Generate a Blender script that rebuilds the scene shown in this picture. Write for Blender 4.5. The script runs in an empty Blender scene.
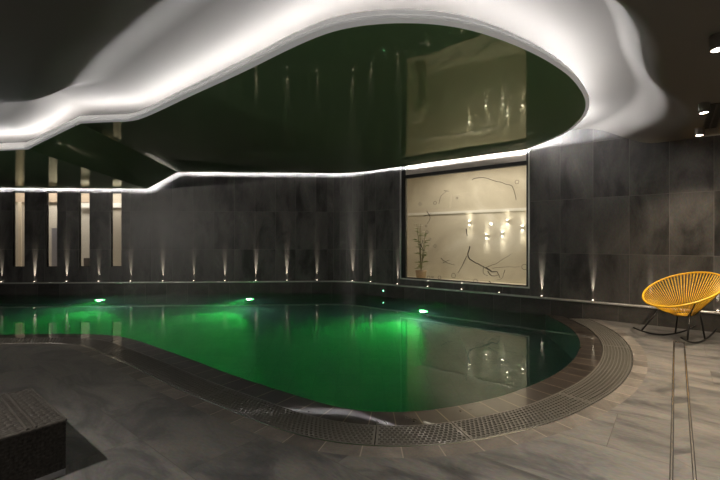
import bpy, bmesh, math, random
from mathutils import Vector, Matrix
random.seed(7)
S = bpy.context.scene
COL = S.collection
PI = math.pi
H, F = 1.3, 395.0                       # eye height, focal length in pixels of a 720 wide frame

# ------------------------------------------------------------------ helpers
class MB:
    """collects geometry, builds one mesh object"""
    def __init__(s): s.v, s.f, s.m, s.uv = [], [], [], []
    def vert(s, p): s.v.append(tuple(p)); return len(s.v) - 1
    def face(s, idx, m=0, uv=None): s.f.append(tuple(idx)); s.m.append(m); s.uv.append(uv)
    def poly(s, pts, m=0, uv=None): s.face([s.vert(p) for p in pts], m, uv)
    def box(s, c, ax, ay, az, m=0):
        c, ax, ay, az = map(Vector, (c, ax, ay, az))
        i = [s.vert(c + ax*a + ay*b + az*d) for d in (-1, 1) for b in (-1, 1) for a in (-1, 1)]
        for q in ((0,2,3,1), (4,5,7,6), (0,1,5,4), (2,6,7,3), (0,4,6,2), (1,3,7,5)): s.face([i[k] for k in q], m)
    def aabb(s, x0, x1, y0, y1, z0, z1, m=0):
        s.box(((x0+x1)/2, (y0+y1)/2, (z0+z1)/2), ((x1-x0)/2,0,0), (0,(y1-y0)/2,0), (0,0,(z1-z0)/2), m)
    def tube(s, pts, r, n=8, closed=False, m=0, caps=True):
        pts = [Vector(p) for p in pts]; N = len(pts); rings = []
        rr = r if isinstance(r, (list, tuple)) else [r]*N
        up = None
        for i, p in enumerate(pts):
            a = pts[(i-1) % N] if (closed or i) else p
            b = pts[(i+1) % N] if (closed or i < N-1) else p
            t = (b - a).normalized()
            if up is None: up = Vector((0,0,1)) if abs(t.z) < .9 else Vector((1,0,0))
            e = (up - t*up.dot(t)).normalized(); up = e; g = t.cross(e)
            rings.append([s.vert(p + (e*math.cos(2*PI*k/n) + g*math.sin(2*PI*k/n))*rr[i]) for k in range(n)])
        for i in range(N if closed else N-1):
            A, B = rings[i], rings[(i+1) % N]
            for k in range(n): s.face((A[k], A[(k+1) % n], B[(k+1) % n], B[k]), m)
        if caps and not closed:
            s.face(rings[0][::-1], m); s.face(rings[-1], m)
    def lathe(s, prof, c=(0,0,0), n=20, m=0):
        c = Vector(c); rings = []
        for r, z in prof:
            if r < 1e-6: rings.append([s.vert(c + Vector((0,0,z)))])
            else: rings.append([s.vert(c + Vector((r*math.cos(2*PI*k/n), r*math.sin(2*PI*k/n), z))) for k in range(n)])
        for A, B in zip(rings[:-1], rings[1:]):
            for k in range(n):
                j = (k+1) % n
                if len(A) == 1 and len(B) == 1: continue
                if len(A) == 1: s.face((A[0], B[j], B[k]), m)
                elif len(B) == 1: s.face((A[k], A[j], B[0]), m)
                else: s.face((A[k], A[j], B[j], B[k]), m)
    def sweep(s, rows, m=0, uvs=None, closed=False):
        """rows[i][j]: grid of points; joins them into quads"""
        idx = [[s.vert(p) for p in r] for r in rows]; N = len(rows)
        for i in range(N if closed else N-1):
            k = (i+1) % N
            for j in range(len(rows[i])-1):
                mm = m(i, j) if callable(m) else m
                uv = None
                if uvs: uv = (uvs[i][j], uvs[i][j+1], uvs[k][j+1], uvs[k][j])
                s.face((idx[i][j], idx[i][j+1], idx[k][j+1], idx[k][j]), mm, uv)
    def build(s, name, mats, parent=None, loc=None, rotz=0.0, smooth=False, fix=False):
        me = bpy.data.meshes.new(name); me.from_pydata(s.v, [], s.f)
        if not isinstance(mats, (list, tuple)): mats = [mats]
        for m in mats: me.materials.append(m)
        me.polygons.foreach_set('material_index', s.m)
        if any(u is not None for u in s.uv):
            L = me.uv_layers.new(name='UVMap')
            for p, u in zip(me.polygons, s.uv):
                for k, li in enumerate(p.loop_indices): L.data[li].uv = u[k] if u else (0, 0)
        if fix:
            bm = bmesh.new(); bm.from_mesh(me); bmesh.ops.recalc_face_normals(bm, faces=bm.faces); bm.to_mesh(me); bm.free()
        if smooth: me.polygons.foreach_set('use_smooth', [True]*len(me.polygons))
        me.update()
        o = bpy.data.objects.new(name, me); COL.objects.link(o)
        if parent is not None: o.parent = parent
        if loc is not None: o.location = loc
        o.rotation_euler = (0, 0, rotz)
        return o

def tag(o, label, cat, group=None, kind=None):
    o['label'] = label; o['category'] = cat
    if group: o['group'] = group
    if kind: o['kind'] = kind
    return o
def struct(o): o['kind'] = 'structure'; return o
def empty(name, loc, rotz=0.0):
    o = bpy.data.objects.new(name, None); o.empty_display_size = .1; COL.objects.link(o)
    o.location = loc; o.rotation_euler = (0, 0, rotz); return o
def ground(px, py, z=0.0):
    Y = (H - z)*F/(py - 240.0); return Vector(((px - 360)/F*Y, Y, z))
def catmull(P, step):
    P = [Vector(p) for p in P]; out = []
    Q = [P[0]*2 - P[1]] + P + [P[-1]*2 - P[-2]]
    for i in range(1, len(Q)-2):
        a, b, c, d = Q[i-1:i+3]
        n = max(2, int((c-b).length/step))
        for k in range(n):
            t = k/n
            out.append(.5*((2*b) + (c-a)*t + (2*a-5*b+4*c-d)*t*t + (3*b-a-3*c+d)*t**3))
    out.append(P[-1]); return out
def smooth_poly(P, it):
    for _ in range(it):
        P = [P[0]] + [(P[i-1] + P[i]*2 + P[i+1])/4 for i in range(1, len(P)-1)] + [P[-1]]
    return P
def resample(P, step):
    L = [0]
    for a, b in zip(P[:-1], P[1:]): L.append(L[-1] + (b-a).length)
    n = max(2, round(L[-1]/step)); out = []; j = 0
    for k in range(n+1):
        d = L[-1]*k/n
        while j < len(P)-2 and L[j+1] < d: j += 1
        t = (d - L[j])/max(1e-9, L[j+1]-L[j]); out.append(P[j].lerp(P[j+1], min(1, max(0, t))))
    return out
def normals2(P):
    out = []
    for i in range(len(P)):
        t = (P[min(i+1, len(P)-1)] - P[max(i-1, 0)]); t.z = 0; t.normalize()
        out.append(Vector((t.y, -t.x, 0)))
    return out
def smoothstep(t): t = max(0, min(1, t)); return t*t*(3-2*t)

# ------------------------------------------------------------------ materials
def new_mat(name):
    m = bpy.data.materials.new(name); m.use_nodes = True; nt = m.node_tree
    return m, nt, nt.nodes['Principled BSDF']
def plain(name, col, rough=.5, metal=0.0, coat=0.0, spec=.5):
    m, nt, b = new_mat(name)
    b.inputs['Base Color'].default_value = (*col, 1); b.inputs['Roughness'].default_value = rough
    b.inputs['Metallic'].default_value = metal; b.inputs['Coat Weight'].default_value = coat
    b.inputs['Specular IOR Level'].default_value = spec
    return m
def glow(name, col, strength):
    m, nt, b = new_mat(name)
    b.inputs['Base Color'].default_value = (*col, 1)
    b.inputs['Emission Color'].default_value = (*col, 1); b.inputs['Emission Strength'].default_value = strength
    return m
def N(nt, t, **kw):
    n = nt.nodes.new(t)
    for k, v in kw.items(): setattr(n, k, v)
    return n
def ramp(nt, stops):
    r = N(nt, 'ShaderNodeValToRGB'); cr = r.color_ramp
    while len(cr.elements) > 1: cr.elements.remove(cr.elements[-1])
    cr.elements[0].position, cr.elements[0].color = stops[0][0], (*stops[0][1], 1)
    for p, c in stops[1:]:
        e = cr.elements.new(p); e.color = (*c, 1)
    return r

def slate(name, bw, rh, cols, mortar_col, rough, coords, rot=0.0, shift=(0,0,0), mortar=.0035, offset=0.0, bump=.25, streak=(1,1,1), scale=1.0, coat=0.0, tone=.25, dist=1.3):
    """veined slate tiles: brick joints, per tile tone, drifting veins"""
    m, nt, b = new_mat(name); L = nt.links.new
    if coords == 'uv':
        tc = N(nt, 'ShaderNodeUVMap'); src = tc.outputs[0]
    else:
        tc = N(nt, 'ShaderNodeTexCoord'); src = tc.outputs['Object']
    if coords == 'wall':
        sp = N(nt, 'ShaderNodeSeparateXYZ'); L(src, sp.inputs[0])
        cb = N(nt, 'ShaderNodeCombineXYZ'); L(sp.outputs[0], cb.inputs[0]); L(sp.outputs[2], cb.inputs[1]); src = cb.outputs[0]
    mp = N(nt, 'ShaderNodeMapping'); mp.inputs['Rotation'].default_value = (0,0,rot); mp.inputs['Location'].default_value = shift
    L(src, mp.inputs[0]); co = mp.outputs[0]
    br = N(nt, 'ShaderNodeTexBrick'); br.offset = offset; br.squash = 1
    for k, v in (('Scale',1), ('Mortar Size',mortar), ('Mortar Smooth',.1), ('Bias',0), ('Brick Width',bw), ('Row Height',rh)): br.inputs[k].default_value = v
    br.inputs['Color1'].default_value = (0,0,0,1); br.inputs['Color2'].default_value = (1,1,1,1); br.inputs['Mortar'].default_value = (.5,.5,.5,1)
    L(co, br.inputs['Vector'])
    # veins drift from tile to tile
    off = N(nt, 'ShaderNodeVectorMath', operation='MULTIPLY_ADD'); L(br.outputs['Color'], off.inputs[0]); off.inputs[1].default_value = (7,5,3); 
    st = N(nt, 'ShaderNodeVectorMath', operation='MULTIPLY'); L(co, st.inputs[0]); st.inputs[1].default_value = streak
    L(st.outputs[0], off.inputs[2])
    n1 = N(nt, 'ShaderNodeTexNoise'); n1.inputs['Scale'].default_value = 1.6*scale; n1.inputs['Detail'].default_value = 8; n1.inputs['Roughness'].default_value = .62; n1.inputs['Distortion'].default_value = dist
    L(off.outputs[0], n1.inputs['Vector'])
    rp = ramp(nt, cols); L(n1.outputs['Fac'], rp.inputs[0])
    n2 = N(nt, 'ShaderNodeTexNoise'); n2.inputs['Scale'].default_value = 38*scale; n2.inputs['Detail'].default_value = 5
    L(off.outputs[0], n2.inputs['Vector'])
    mx = N(nt, 'ShaderNodeMix', data_type='RGBA', blend_type='OVERLAY'); mx.inputs[0].default_value = .45
    L(rp.outputs[0], mx.inputs[6]); L(n2.outputs['Color'], mx.inputs[7])
    hs = N(nt, 'ShaderNodeHueSaturation'); hs.inputs['Saturation'].default_value = .8
    mr = N(nt, 'ShaderNodeMapRange'); mr.inputs[3].default_value = 1-tone; mr.inputs[4].default_value = 1+tone
    L(br.outputs['Color'], mr.inputs[0]); L(mr.outputs[0], hs.inputs['Value']); L(mx.outputs[2], hs.inputs['Color'])
    mj = N(nt, 'ShaderNodeMix', data_type='RGBA'); L(br.outputs['Fac'], mj.inputs[0]); L(hs.outputs[0], mj.inputs[6]); mj.inputs[7].default_value = (*mortar_col, 1)
    L(mj.outputs[2], b.inputs['Base Color'])
    rr = N(nt, 'ShaderNodeMapRange'); rr.inputs[3].default_value = rough-.1; rr.inputs[4].default_value = rough+.12
    L(n1.outputs['Fac'], rr.inputs[0]); L(rr.outputs[0], b.inputs['Roughness'])
    ad = N(nt, 'ShaderNodeMath', operation='MULTIPLY_ADD'); L(br.outputs['Fac'], ad.inputs[0]); ad.inputs[1].default_value = -.8; 
    a2 = N(nt, 'ShaderNodeMath', operation='MULTIPLY_ADD'); L(n2.outputs['Fac'], a2.inputs[0]); a2.inputs[1].default_value = .25; L(n1.outputs['Fac'], a2.inputs[2])
    L(a2.outputs[0], ad.inputs[2])
    bp = N(nt, 'ShaderNodeBump'); bp.inputs['Strength'].default_value = bump; bp.inputs['Distance'].default_value = .012
    L(ad.outputs[0], bp.inputs['Height']); L(bp.outputs[0], b.inputs['Normal'])
    b.inputs['Coat Weight'].default_value = coat; b.inputs['Coat Roughness'].default_value = .03
    return m

ANG = math.atan2(.627, .779)
M_floor = slate('deck slate', 1.2, .6, [(.3,(.06,.06,.062)), (.42,(.115,.113,.112)), (.52,(.185,.178,.168)), (.64,(.225,.212,.19)), (.78,(.29,.268,.234))], (.12,.113,.1), .4, 'obj', rot=ANG, shift=(.35,.09,0), offset=.5, streak=(.75,1.7,1), bump=.3, tone=.1, mortar=.0022)
M_wall = slate('wall slate', .5, .93, [(.3,(.03,.029,.029)), (.42,(.07,.068,.066)), (.5,(.115,.111,.107)), (.62,(.15,.144,.138)), (.76,(.25,.24,.23))], (.22,.21,.2), .42, 'wall', shift=(.1,-.14,0), mortar=.003, streak=(1.3,.55,1), bump=.3, tone=.12, scale=1.1, dist=.35)
M_plinth = slate('plinth slate', .5, .6, [(.3,(.03,.029,.028)), (.55,(.05,.048,.046)), (.8,(.08,.075,.07))], (.08,.075,.07), .4, 'wall', shift=(.1,.1,0), mortar=.003, bump=.2)
M_coping = slate('coping stone', .24, .4, [(.3,(.13,.114,.1)), (.55,(.21,.186,.16)), (.8,(.32,.285,.24))], (.42,.37,.3), .42, 'uv', shift=(0,.02,0), mortar=.004, bump=.12, scale=2)
M_rim = slate('wet brown tile', .24, .6, [(.3,(.028,.02,.015)), (.55,(.05,.037,.028)), (.8,(.08,.06,.046))], (.3,.25,.18), .3, 'uv', shift=(0,.02,0), mortar=.0055, bump=.0, scale=2, coat=1.0)
M_basin = slate('pool basin tile', .3, .3, [(.3,(.27,.31,.3)), (.6,(.34,.38,.37))], (.24,.27,.26), .5, 'obj', mortar=.004, bump=0, tone=.04)
M_white = plain('dark ceiling plaster', (.2,.19,.178), .75)
M_dark = plain('dark brown ceiling', (.11,.1,.088), .7)
M_trim_w = plain('white edge profile', (.88,.87,.85), .5)
M_trim_glow, _nt, _b = new_mat('white edge with added glow'); _b.inputs['Base Color'].default_value = (.88,.87,.85,1); _b.inputs['Emission Color'].default_value = (1,.98,.96,1); _b.inputs['Emission Strength'].default_value = .1  # white lip; faint emission added in place of bounced cove light
M_steel = plain('brushed steel', (.82,.8,.77), .26, 1.0)
M_satin = plain('satin steel', (.85,.83,.8), .38, .6)
M_black = plain('black metal', (.012,.012,.012), .4)
M_frame = plain('black window frame', (.012,.011,.011), .35)
M_grate = plain('grey grating', (.23,.22,.195), .3, 0.0, 0.4, .8)
M_gutter = plain('dark gutter', (.02,.02,.018), .4)
M_cream = plain('cream plaster', (.68,.63,.53), .6)
M_transom = plain('cream glass panel', (.62,.57,.5), .12)
M_yellow = plain('yellow cord', (.92,.55,.03), .38)
M_led = glow('cove light', (1,.98,.985), 37); M_led_wall = glow('wall slot light', (1,.98,.985), 150); M_led_end = glow('cove end light', (1,.98,.985), 420)
M_uplens = glow('warm lens', (1,.86,.66), 3)
M_spotlens = glow('spot lens', (1,.9,.76), 60)
M_green = glow('green lens', (.1,1,.16), 12)
M_lens_sconce = glow('sconce lens', (1,.93,.8), 18)

# gloss stretch membrane: mirror-like dark green film with a slow ripple
M_film, nt, b = new_mat('gloss green membrane')
nt.nodes.remove(b); out = nt.nodes['Material Output']
df = N(nt, 'ShaderNodeBsdfDiffuse'); df.inputs[0].default_value = (.27,.5,.27,1)
gl = N(nt, 'ShaderNodeBsdfGlossy'); gl.inputs['Color'].default_value = (.6,.61,.5,1); gl.inputs['Roughness'].default_value = .035
lw = N(nt, 'ShaderNodeFresnel'); lw.inputs['IOR'].default_value = 2.1
mx = N(nt, 'ShaderNodeMixShader'); nt.links.new(lw.outputs[0], mx.inputs[0]); nt.links.new(df.outputs[0], mx.inputs[1]); nt.links.new(gl.outputs[0], mx.inputs[2])
tc = N(nt, 'ShaderNodeTexCoord'); nz = N(nt, 'ShaderNodeTexNoise'); nz.inputs['Scale'].default_value = .9; nz.inputs['Detail'].default_value = 2
bp = N(nt, 'ShaderNodeBump'); bp.inputs['Strength'].default_value = .06; bp.inputs['Distance'].default_value = .1
nt.links.new(tc.outputs['Object'], nz.inputs[0]); nt.links.new(nz.outputs[0], bp.inputs['Height'])
for s_ in (df, gl, lw): nt.links.new(bp.outputs[0], s_.inputs['Normal'])
nt.links.new(mx.outputs[0], out.inputs[0])

# window glass: clear with a mirror sheen
M_glass, nt, b = new_mat('clear pane')
nt.nodes.remove(b); out = nt.nodes['Material Output']
tr = N(nt, 'ShaderNodeBsdfTransparent'); tr.inputs[0].default_value = (.96,.97,.95,1)
gl = N(nt, 'ShaderNodeBsdfGlossy'); gl.inputs['Roughness'].default_value = .01
fr = N(nt, 'ShaderNodeFresnel'); fr.inputs['IOR'].default_value = 1.5
mx = N(nt, 'ShaderNodeMixShader'); nt.links.new(fr.outputs[0], mx.inputs[0]); nt.links.new(tr.outputs[0], mx.inputs[1]); nt.links.new(gl.outputs[0], mx.inputs[2]); nt.links.new(mx.outputs[0], out.inputs[0])

# pool water: refracting surface with a murky green body
M_water, nt, b = new_mat('pool water')
nt.nodes.remove(b); out = nt.nodes['Material Output']
gs = N(nt, 'ShaderNodeBsdfGlass'); gs.inputs['IOR'].default_value = 1.33; gs.inputs['Roughness'].default_value = 0.0; gs.inputs[0].default_value = (.95,1,.97,1)
tc = N(nt, 'ShaderNodeTexCoord'); nz = N(nt, 'ShaderNodeTexNoise'); nz.inputs['Scale'].default_value = 1.3; nz.inputs['Detail'].default_value = 2
bp = N(nt, 'ShaderNodeBump'); bp.inputs['Strength'].default_value = .035; bp.inputs['Distance'].default_value = .06
nt.links.new(tc.outputs['Object'], nz.inputs[0]); nt.links.new(nz.outputs[0], bp.inputs['Height']); nt.links.new(bp.outputs[0], gs.inputs['Normal'])
nt.links.new(gs.outputs[0], out.inputs[0])
va = N(nt, 'ShaderNodeVolumeAbsorption'); va.inputs[0].default_value = (.4,.82,.78,1); va.inputs['Density'].default_value = .13
vs = N(nt, 'ShaderNodeVolumeScatter'); vs.inputs[0].default_value = (.6,.9,.85,1); vs.inputs['Density'].default_value = .10; vs.inputs['Anisotropy'].default_value = .3
av = N(nt, 'ShaderNodeAddShader'); nt.links.new(va.outputs[0], av.inputs[0]); nt.links.new(vs.outputs[0], av.inputs[1]); nt.links.new(av.outputs[0], out.inputs['Volume'])

# cream marble with soft grey veins
M_marble, nt, b = new_mat('cream marble')
tc = N(nt, 'ShaderNodeTexCoord')
n1 = N(nt, 'ShaderNodeTexNoise'); n1.inputs['Scale'].default_value = .8; n1.inputs['Detail'].default_value = 7; n1.inputs['Distortion'].default_value = 1.6
rp = ramp(nt, [(.3,(.58,.53,.43)), (.55,(.7,.65,.54)), (.75,(.8,.76,.67))])
nt.links.new(tc.outputs['Object'], n1.inputs[0]); nt.links.new(n1.outputs[0], rp.inputs[0]); nt.links.new(rp.outputs[0], b.inputs['Base Color'])
b.inputs['Roughness'].default_value = .35

# wicker weave for the table's faces (object space over/under weave)
def wicker(name):
    m, nt, b = new_mat(name); L = nt.links.new
    tc = N(nt, 'ShaderNodeTexCoord')
    n = N(nt, 'ShaderNodeTexNoise'); n.inputs['Scale'].default_value = 60; n.inputs['Detail'].default_value = 3
    L(tc.outputs['Object'], n.inputs[0])
    rp = ramp(nt, [(.3,(.035,.031,.027)), (.7,(.1,.09,.078))]); L(n.outputs[0], rp.inputs[0]); L(rp.outputs[0], b.inputs['Base Color'])
    b.inputs['Roughness'].default_value = .36
    return m
M_wicker = wicker('black brown rattan')

# ------------------------------------------------------------------ frames of the two big walls
n2 = Vector((.627,.779,0)).normalized(); u2 = Vector((n2.y, -n2.x, 0))        # right wall: outward normal, along
CW = 7.55                                                                      # its distance
def RW(s, d=0.0, z=0.0):                                                       # point on the right wall, d in front of it
    p = u2*s + n2*(CW - d); return Vector((p.x, p.y, z))
bw_dir = Vector((1,.054,0)).normalized(); bw_n = Vector((-bw_dir.y, bw_dir.x, 0))
BW0 = Vector((0, 9.914, 0))
def BW(s, d=0.0, z=0.0):
    p = BW0 + bw_dir*s - bw_n*d; return Vector((p.x, p.y, z))
def bw_s(px):                                                                  # pixel column -> distance along back wall
    k = (px-360)/F; t = BW0.y/(1 - .054*k); return (Vector((k*t, t, 0)) - BW0).dot(bw_dir)
def rw_s(px):
    k = (px-360)/F; Y = CW/(n2.x*k + n2.y); return Vector((k*Y, Y, 0)).dot(u2)
# shared corner of the two walls and where each straight run ends before the round corner
s_rc = -6.39                                  # along right wall
s_bc = -.27
R_IN = .55

# ------------------------------------------------------------------ walls with openings (local x along wall, y into wall, z up)
def wall_with_holes(name, s0, s1, z0, z1, holes, thick, mat, origin, direction):
    xs = sorted({s0, s1, *[h[0] for h in holes], *[h[1] for h in holes]}); zs = sorted({z0, z1, *[h[2] for h in holes], *[h[3] for h in holes]})
    mb = MB()
    def solid(i, j):
        if i < 0 or j < 0 or i >= len(xs)-1 or j >= len(zs)-1: return False
        cx, cz = (xs[i]+xs[i+1])/2, (zs[j]+zs[j+1])/2
        return not any(h[0] < cx < h[1] and h[2] < cz < h[3] for h in holes)
    for i in range(len(xs)-1):
        for j in range(len(zs)-1):
            if not solid(i, j): continue
            a, b_, c, d = xs[i], xs[i+1], zs[j], zs[j+1]; t = thick
            mb.poly([(a,0,c), (b_,0,c), (b_,0,d), (a,0,d)]); mb.poly([(a,t,d), (b_,t,d), (b_,t,c), (a,t,c)])
            if not solid(i-1, j): mb.poly([(a,0,d), (a,t,d), (a,t,c), (a,0,c)])
            if not solid(i+1, j): mb.poly([(b_,0,c), (b_,t,c), (b_,t,d), (b_,0,d)])
            if not solid(i, j-1): mb.poly([(a,t,c), (b_,t,c), (b_,0,c), (a,0,c)])
            if not solid(i, j+1): mb.poly([(a,0,d), (b_,0,d), (b_,t,d), (a,t,d)])
    return struct(mb.build(name, mat, loc=origin, rotz=math.atan2(direction.y, direction.x)))

LEDGE = .288; PL = .08; TOP = 3.7
slots = [(13.0,24.6), (46.6,57.2), (79.2,89.6), (111.2,121.4)]
slot_holes = []
for a, b_ in slots:
    sa, sb = bw_s(a), bw_s(b_); slot_holes.append((sa, sb, .65, 2.485))
wall_with_holes('wall_back', -10.6, s_bc-R_IN, -1.6, TOP, slot_holes, .06, M_wall, BW0, bw_dir)
ws0, ws1 = rw_s(400.6), rw_s(529.0); WZ0, WZ1 = .43, 3.05
wall_with_holes('wall_right', s_rc+R_IN, 6.5, -1.6, TOP, [(ws0, ws1, WZ0, WZ1)], .12, M_wall, n2*CW, u2)
# round corner between them
Pa, Pb = BW(s_bc-R_IN), RW(s_rc+R_IN); Pc = BW(s_bc)
arc = [Pa*(1-t)**2 + Pc*2*t*(1-t) + Pb*t*t for t in [k/16 for k in range(17)]]
mb = MB(); rows = []; uvs = []; L_ = 0
M_wall_uv = slate('corner slate', .16, .93, [(.28,(.05,.048,.047)), (.46,(.1,.096,.093)), (.62,(.15,.144,.137)), (.8,(.24,.23,.22))], (.2,.19,.18), .42, 'uv', shift=(0,-.14,0), mortar=.004, streak=(1.3,.55,1), bump=.3, tone=.2)
for i, p in enumerate(arc):
    if i: L_ += (arc[i]-arc[i-1]).length
    q = p + Vector((.1,.25,0)).normalized()*.12
    rows.append([Vector((p.x,p.y,-1.6)), Vector((p.x,p.y,TOP)), Vector((q.x,q.y,TOP)), Vector((q.x,q.y,-1.6))]); uvs.append([(L_,-1.6), (L_,TOP), (L_,TOP+.1), (L_,-1.6)])
mb.sweep(rows, 0, uvs)
struct(mb.build('wall_corner', M_wall_uv, smooth=False, fix=True))
# left wall and the wall behind the eye
mb = MB(); mb.aabb(-10.6,-10.45,-5,9.6,-1.6,TOP); struct(mb.build('wall_left', M_dark))
mb = MB(); mb.aabb(-10.6,10.5,-5.15,-5,0,TOP); struct(mb.build('wall_rear', M_dark))

# ledge plinth following all three wall runs, silver trim strip along its upper edge
ledge_line = [BW(-10.1)] + [BW(s_bc-R_IN)] + arc[1:-1] + [RW(s_rc+R_IN), RW(6.4)]
def offset_line(P, d):
    out = []
    for i, p in enumerate(P):
        t1 = (P[i]-P[i-1]).normalized() if i else (P[1]-P[0]).normalized()
        t2 = (P[i+1]-P[i]).normalized() if i < len(P)-1 else t1
        t = (t1+t2).normalized(); nn = Vector((t.y,-t.x,0)); out.append(p + nn*d/max(.5, nn.dot(Vector((t1.y,-t1.x,0)))))
    return out
lf = offset_line(ledge_line, PL)
def strip_wall(pts_a, pts_b_, prof, name, mat):
    mb = MB(); rows, uvs, L0 = [], [], 0
    for i in range(len(pts_a)):
        if i: L0 += (pts_a[i]-pts_a[i-1]).length
        rows.append([(pts_a[i].lerp(pts_b_[i], k)) + Vector((0,0,z)) for k, z in prof]); uvs.append([(L0, z) for k, z in prof])
    mb.sweep(rows, 0, uvs); return mb.build(name, mat, fix=True)
M_plinth_uv = slate('plinth slate run', .5, .6, [(.3,(.06,.057,.053)), (.55,(.1,.095,.088)), (.8,(.16,.15,.14))], (.2,.19,.17), .38, 'uv', shift=(.1,.25,0), mortar=.003, bump=.2, tone=.2)
struct(strip_wall(lf, ledge_line, [(.99,-1.5), (0,-1.5), (0,LEDGE-.0), (.99,LEDGE)], 'trim_1', M_plinth_uv))
lt = offset_line(ledge_line, PL+.015)
prof2 = [(1,LEDGE-.03), (0,LEDGE-.03)] + [(1-math.cos(k*PI/16), LEDGE-.013+.015*math.sin(k*PI/16)) for k in range(9)] + [(3,LEDGE+.002)]
o = struct(strip_wall(lt, lf, prof2, 'trim_2', M_satin)); o.data.polygons.foreach_set('use_smooth', [True]*len(o.data.polygons))

# ------------------------------------------------------------------ pool outline
Cpx = [(100,352),(140,370),(180,390),(240,414),(280,430),(320,441),(360,446),(400,447),(440,446),(480,440),(520,431),(560,420),(590,405),(615,390),(628,375),(632,365),(631,350),(622,338),(608,328),(590,320)]
Cw = [ground(*p) for p in Cpx]
left = [Vector((-10.0,4.98,0)), Vector((-7.5,4.95,0)), Vector((-5.6,4.93,0)), Vector((-4.5,4.98,0)), Vector((-3.78,5.0,0)), Vector((-3.4,4.87,0))]
Cw = left + Cw + [Vector((3.79,6.9,0)), Vector((3.8,7.4,0))]
C = resample(smooth_poly(resample(catmull(Cw, .08), .08), 14), .08)
Cn = normals2(C)                       # points away from the pool (towards the eye)
WG, WR, WC = .285, .235, .135          # grating, wet rim, coping widths
ring = lambda d, z: [p + n_*d + Vector((0,0,z)) for p, n_ in zip(C, Cn)]
def in_front(p): return p.dot(n2) < CW - PL + .004
arcL = [0]
for a, b_ in zip(C[:-1], C[1:]): arcL.append(arcL[-1] + (b_-a).length)
def ring_strip(name, prof, mat, i0=0, i1=None, smooth=False, v0=0):
    mb = MB(); rows, uvs = [], []
    i1 = len(C) if i1 is None else i1
    for i in range(i0, i1):
        rows.append([C[i] + Cn[i]*d + Vector((0,0,z)) for d, z in prof]); uvs.append([(arcL[i], d - v0) for d, z in prof])
    mb.sweep(rows, 0, uvs); return mb.build(name, mat, smooth=smooth, fix=False)
ZW = -.012
struct(ring_strip('trim_3', [(WC,-.03), (WC,0), (.012,.0), (.012,-.04)], M_coping, v0=-.01))
struct(ring_strip('trim_4', [(.012,-.03), (.012,.003), (0,.003), (0,-.03)], M_steel))
struct(ring_strip('trim_5', [(-WG,-.06), (-WG,ZW+.001), (-WG-WR,ZW+.001), (-WG-WR,-.06)], M_rim, v0=-.6))
struct(ring_strip('trim_6', [(0,-.03), (0,-.14), (-WG,-.14), (-WG,-.03)], M_gutter))

# grating: separate lift-out segments, staggered slots
def grate(i0, i1, label):
    mb = MB(); a0, a1 = arcL[i0]+.004, arcL[i1]-.004; NR = 9
    def at(a, d, z):
        j = i0
        while j < i1-1 and arcL[j+1] < a: j += 1
        t = (a-arcL[j])/(arcL[j+1]-arcL[j]); p = C[j].lerp(C[j+1], t); q = Cn[j].lerp(Cn[j+1], t).normalized()
        return p + q*d + Vector((0,0,z))
    w0, w1 = -WG+.006, -.004; pitch = (w1-w0)/NR; zt, zb = .0, -.02
    ns = max(2, int((a1-a0)/.08))
    for k in range(NR+1):                                   # long bars
        d = w0 + k*pitch; hw = .0036 if 0 < k < NR else .007
        d = min(max(d, w0+hw), w1-hw)
        rows = []
        for j in range(ns+1):
            a = a0 + (a1-a0)*j/ns
            rows.append([at(a,d-hw,zb), at(a,d-hw,zt), at(a,d+hw,zt), at(a,d+hw,zb)])
        mb.sweep(rows)
    cell = .038; nc = int((a1-a0)/cell)
    for k in range(NR):                                     # staggered cross bars
        for c in range(nc+1):
            a = a0 + (c + .5*(k % 2))*cell + .004; hw = .0055
            if a+hw > a1: continue
            d0, d1 = w0+k*pitch, w0+(k+1)*pitch
            P_ = [at(a-hw,d0,zt), at(a+hw,d0,zt), at(a+hw,d1,zt), at(a-hw,d1,zt)]
            mb.poly(P_)
            Q = [p - Vector((0,0,.02)) for p in P_]
            mb.poly([P_[3], Q[3], Q[0], P_[0]]); mb.poly([P_[1], Q[1], Q[2], P_[2]])
    for a in (a0+.008, a1-.008):                            # closed ends
        P_ = [at(a-.008,w0,zt+.0005), at(a+.008,w0,zt+.0005), at(a+.008,w1,zt+.0005), at(a-.008,w1,zt+.0005)]; mb.poly(P_)
    return tag(mb.build('drain_grate', M_grate, fix=False), label, 'drain grate', 'overflow grates round the pool')
iR = max(i for i in range(len(C)) if in_front(C[i]) and in_front(C[i]-Cn[i]*0.0))
iL = next(i for i in range(len(C)) if C[i].x > -5.6)
def near_idx(px, py):
    g = ground(px, py); return min(range(len(C)), key=lambda i: (C[i]-Cn[i]*WG*.5-g).length)
cuts = [iR, near_idx(615,346), near_idx(567,396), near_idx(466,436), near_idx(372,438), near_idx(262,411), near_idx(214,392), near_idx(160,368), near_idx(118,350), near_idx(84,341), iL]
glabels = ['grey slotted pool grate closest to the slate wall beside the rocking chair',
 'dark slotted pool grate at the rightmost bulge of the curve, below the chair',
 'grey slotted pool grate rounding the curve in front of the window reflection',
 'grey slotted pool grate at the lowest point of the pool curve, right of centre',
 'tan-lit slotted pool grate at the nearest bend, left of the lowest point',
 'short slotted pool grate at the start of the straight left side',
 'second slotted pool grate along the straight diagonal side of the pool',
 'third slotted pool grate along the diagonal, toward the slot windows',
 'slotted pool grate at the end of the diagonal, before the far bend',
 'slotted pool grate past the far bend at the left edge']
for a, b_, l in zip(cuts[:-1], cuts[1:], glabels): grate(min(a,b_), max(a,b_), l)

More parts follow.
